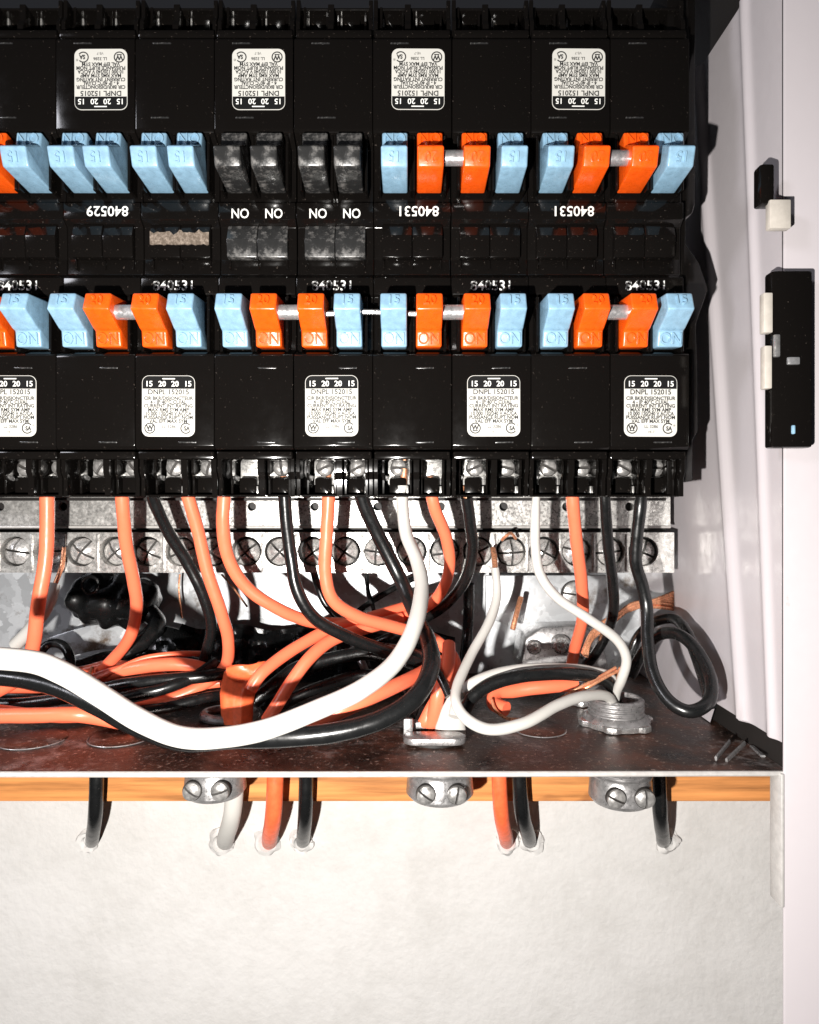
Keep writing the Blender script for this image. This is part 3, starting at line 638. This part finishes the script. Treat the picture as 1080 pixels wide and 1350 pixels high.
wire('orange_wire', 'orange wire lying nearly hidden behind the black floor wires at the left', 'wire', OR, 2.0, [(60, 893, 62), (110, 884, 62), (150, 876, 60), (200, 887, 52), (250, 905, 46), (290, 900, 48)])
wire('black_wire', 'black wire looping over the floor right of the torn jacket behind the orange wires', 'wire', BK, 2.2, [(350, 945, 34), (385, 922, 38), (430, 903, 42), (480, 890, 46), (520, 900, 44), (545, 925, 36), (540, 945, 30)])
wire('black_wire', 'thin black wire crossing the bright back panel behind the second breaker wires', 'wire', BK, 1.3, [(395, 860, 70), (440, 835, 76), (480, 800, 82), (530, 770, 88), (560, 757, 92)])
wire('grey_wire', 'grey wire end glinting in the tangle behind the thick white wire', 'wire', 'zinc', 1.6, [(462, 838, 66), (470, 858, 64), (480, 880, 60), (486, 895, 58)])
# bare copper
def strands(name, label, curves, r, cat='copper wire'):
    base = P(*curves[0][-1]); t = tag(empty(name, base), label, cat)
    for c_ in curves: part('strand', tube([(*P(*q), r) for q in c_], n=8, lump=.05), M['copper'], t, -base)
    return t
cs = []
for k in range(6):
    a = k*1.05; cs.append([(893, 779+5*k, 70), (862, 794+3*math.sin(a+1)+2.2*k-5, 66), (832, 802+4*math.sin(a)+1.8*k-5, 62), (805, 815+4*math.sin(a+2)+k, 58), (780, 836+3*math.sin(a+3)+k, 54), (768+k, 862+k, 52)])
strands('bare_copper_cable', 'twisted bare copper cable crossing behind the right hand black wires', cs, 0.8)
strands('bare_copper_wire', 'bare copper wires slanting out of the conduit towards the black wire', [[(812, 880, 26), (790, 893, 24), (762, 908, 22), (738, 922, 24)], [(816, 884, 26), (800, 892, 23), (775, 906, 22), (750, 920, 24)], [(818, 880, 26), (814, 900, 28), (813, 930, 32)]], 0.6)
strands('bare_copper_wire', 'bare copper wire curling inside the low white loop', [[(648, 922, 22), (655, 938, 18), (672, 948, 14), (700, 946, 12), (730, 934, 14)]], 0.55)
strands('bare_copper_wire', 'short bare copper stub standing up below the terminal bar', [[(687, 788, 80), (682, 806, 76), (676, 830, 74)]], 1.2)
strands('bare_copper_wire', 'bare copper hook over the screw where the thin white wire ends', [[(662, 712, 44), (668, 706, 42), (674, 703, 44), (680, 710, 48)]], 0.6)
strands('bare_copper_wire', 'bare copper strands curling in the dark corner behind the left floor bundle', [[(52, 905, 58), (72, 880, 60), (92, 878, 60), (104, 890, 56), (118, 905, 50)], [(60, 890, 56), (90, 893, 54), (112, 900, 50)], [(90, 912, 48), (116, 898, 46), (122, 880, 50)], [(130, 918, 40), (142, 902, 40)]], 0.8)
wire('white_wire', 'short white wire with bare copper top at the far left below the bar', 'wire', WH, 2.6, [(72, 770, 46, 2.0), (66, 788, 44), (58, 805, 44), (40, 830, 48), (20, 850, 50)], [('copper_tip', .9, [(84, 722, 50), (82, 745, 48), (72, 772, 46)])])
strands('bare_copper_wire', 'hair-thin copper wires hanging on the back panel left of the long curved orange wire', [[(237, 757, 100), (236, 780, 100), (240, 815, 98)], [(292, 757, 98), (310, 778, 98), (326, 800, 96)]], 0.45)
wire('black_wire', 'black curl of wire in the shadowed lower left corner', 'wire', BK, 1.9, [(40, 880, 60), (62, 850, 64), (84, 852, 64), (94, 875, 60), (88, 900, 52)])
wire('black_wire', 'black wire drooping in a shallow arc along the back panel floor at left', 'wire', BK, 2.4, [(90, 880, 70), (140, 866, 76), (180, 862, 78), (230, 868, 76), (290, 880, 72)], lump=.25)
for i, (a, b_, y, r) in enumerate(((455, 800, 92, 1.3), (486, 800, 90, 1.5))):
    pass
wire('black_wire', 'thin dark wire dropping behind the second orange wire towards the tangle', 'wire', BK, 1.5, [(413, 752, 66), (420, 775, 68), (432, 800, 68), (470, 840, 70), (485, 880, 66)])
wire('brown_wire', 'thin brown wire with bright bare spots hanging behind the thick black cable', 'wire', BK, 1.0, [(484, 757, 84), (485, 780, 82), (492, 800, 80), (498, 830, 76)], lump=.4)
wire('black_wire', 'black vertical wire in shadow left of the thin white wire', 'wire', BK, 2.4, [(618, 770, 80), (618, 800, 82), (616, 840, 82), (612, 880, 74)])

# ------------------------------------------------------------------ clamps and fittings on the floor
def floor_y(py): return -Z0*F/(py-675)-CAM
t, L = at('strap_clamp', 'flat oval steel strap clamp holding the orange wires and white jacket in the floor', 'clamp', 573, 980, floor_y(978))
yc = floor_y(981); c = P(573, 981, yc)
part('strap', prism(stadium(21, 8.5, 4.2, 8, c.x, yc-1), Z0+1.0, Z0+3.4, 'z', 0.6), M['zinc'], t, L)
part('rear_strap', prism(stadium(21, 4.0, 2, 6, c.x, yc+11), Z0+1.5, Z0+4.5, 'z', 0.5), M['zinc'], t, L)
part('lug_post', box(c.x-10.5, c.x-7.2, yc+3.0, yc+5, Z0, Z0+7.5, 0.5), M['zinc'], t, L)
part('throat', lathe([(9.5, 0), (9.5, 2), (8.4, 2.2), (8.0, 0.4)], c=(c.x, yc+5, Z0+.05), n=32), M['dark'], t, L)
t, L = at('clamp_ring', 'grey steel clamp ring around the foot of the torn orange jacket', 'clamp', 302, 945, floor_y(940))
yc = floor_y(947)-2; c = P(303, 945, yc)
part('ring', tube([(c.x+9.6*math.cos(a), yc+6*math.sin(a), Z0+2.0+.5*math.sin(a), 1.7) for a in [R(i*24) for i in range(16)]], n=10, per=3), M['zinc'], t, L)
def conduit(name, label, px, py, scale, mat2):
    y = floor_y(py); c = P(px, py, y); t, L = at(name, label, 'conduit fitting', px, py, y)
    s = scale; n = 48; b = bmesh.new(); pts = []
    for k in range(n):
        a = 2*math.pi*k/n; lobe = 1 if (k % 8) in (0, 1, 2) else 0
        pts.append((c.x+(10.2+1.3*lobe)*s*math.cos(a), y+(10.2+1.3*lobe)*s*math.sin(a)))
    part('locknut', prism(pts, Z0+0.3, Z0+2.4, 'z', 0.3), M['steel'], t, L)
    part('washer_cone', lathe([(9.9*s, 2.3), (9.4*s, 3.4), (8.3*s, 4.2)], c=(c.x, y, Z0), n=48), M['zinc'], t, L)
    prof = []
    for k in range(4): h = 4.0+k*1.5; prof += [(7.9*s, h), (8.4*s, h+.4), (8.4*s, h+.8), (7.9*s, h+1.2)]
    prof += [(7.8*s, 10), (6.9*s, 10.1), (6.7*s, 9), (6.7*s, 1)]
    part('threaded_throat', lathe(prof, c=(c.x, y, Z0), n=40), M['zinc'], t, L)
    part('throat_dark', lathe([(0.01, 2.6), (6.6*s, 2.6)], c=(c.x, y, Z0), n=32), M['dark'], t, L)  # near-black disc painted as the shade down the throat
conduit('conduit_fitting', 'threaded conduit end with a lobed locknut standing on the floor at right', 812, 955, 1.2, 1)
conduit('conduit_fitting', 'second locknut half hidden behind the threaded conduit end', 770, 926, 0.8, 1)

# ------------------------------------------------------------------ below the box
zt = Z0-2.2
t, L = at('wood_batten', 'orange pine batten running across the wall just under the panel box', 'wood batten', 540, 1060, 48)
part('board', box(-300, 300, 48, 61.5, -113, zt-0.5, 0.8), M['wood'], t, L)
def under(name, label, px, r, kind, y, wob):
    pts = [(px, 1005, y), (px+wob*.2, 1045, y), (px+wob*.5, 1080, y+3), (px+wob, 1103, y+14), (px+wob*1.1, 1112, 66)]
    rows = [(*P(*q), r) for q in pts]; rows[0] = (rows[0][0], rows[0][1], zt-6, r)
    base = Vector(rows[-1][:3]); tt = tag(empty(name, base), label, 'cable')
    part('sheath', tube(rows, n=18, lump=.03, flat=.9), M[kind], tt, -base)
    part('chipped_plaster', tube([(rows[-1][0]+(r+.7)*math.cos(a), 61.4, P(px, 1108, 62).z+(r+.9)*math.sin(a), 1.5) for a in [R(i*24) for i in range(16)]], n=10, per=4, lump=1.1, seed=px), M['plaster'], tt, -base)
under('orange_cable', 'orange cable hanging under the panel box below the torn orange jacket', 364, 3.1, 'tape', 33, -8)
under('white_cable', 'white cable hanging under the left clamp body beside the orange cable', 312, 3.3, 'wirewhite', 34, -14)
under('orange_cable', 'orange cable hanging under the panel box right of the middle clamp', 657, 2.8, 'tape', 33, 10)
under('black_cable', 'black cable hanging under the panel box right of the right hand orange cable', 683, 2.8, 'wireblack', 38, 14)
under('black_cable', 'black cable hanging under the panel box left of centre', 404, 2.7, 'wireblack', 38, -4)
under('black_cable', 'black cable hanging beside the conduit body under the box', 868, 2.7, 'wireblack', 38, 6)
under('brown_cable', 'dark cable hanging under the box at the far left', 128, 2.6, 'wireblack', 38, -6)
def clampbody(label, px, rr, y, screw=True):
    c = P(px, 1030, y); t, L = at('cable_clamp', label, 'clamp', px, 1060, y)
    prof = [(rr, 0), (rr, -3)]
    for k in range(4): h = -3.4-k*1.7; prof += [(rr*.93, h), (rr, h-.5), (rr, h-.9), (rr*.93, h-1.3)]
    prof += [(rr*.98, -11), (rr*1.02, -17), (rr*.9, -18.5), (rr*.7, -18.6), (rr*.65, -12)]
    part('body', lathe(prof, c=(c.x, y, zt), n=36), M['zinc'], t, L)
    for e in (-1, 1):
        if screw: part('screw', slotted_head(3.3, 2.6, .7), [M['screw'], M['slot']], t, Vector((c.x+e*rr*.45, y-rr*.93, zt-13.5))+L, (0, random.random()*3, 0))
clampbody('round threaded zinc clamp body under the box below the torn orange jacket', 284, 10.5, 22)
clampbody('pale zinc clamp body under the middle of the box', 580, 11.5, 20, True)
clampbody('round zinc clamp body with screws under the box below the conduit locknut', 818, 10.5, 16)

# ------------------------------------------------------------------ latch hardware on the right
def latch(label, px0, px1, py0, py1, slots):
    y = YL-3; t, L = at('door_latch', label, 'latch', (px0+px1)/2, py1, y)
    a, b_ = P(px0, py1, y-3), P(px1, py0, y-3)
    part('plate', box(a.x, b_.x, y-3, y+1.6, a.z, b_.z, 0.8), M['black'], t, L)
    for (u0, u1, v0, v1, m) in slots:
        p0, p1 = P(u0, v1, y-4), P(u1, v0, y-4)
        part('tab', box(p0.x, p1.x, y-3.8, y-1, p0.z, p1.z, 0.35), M[m], t, L)
latch('black latch plate with cream and steel tabs on the white flange at the right edge', 1018, 1072, 356, 590, [(1008, 1020, 385, 438, 'cream'), (1009, 1019, 455, 512, 'cream'), (1022, 1030, 440, 470, 'steel'), (1040, 1056, 470, 480, 'tie'), (1046, 1050, 560, 572, 'blue')])
latch('dark latch corner with a pale tab at the upper right of the flange', 1003, 1022, 215, 268, [(1016, 1044, 262, 300, 'cream')])
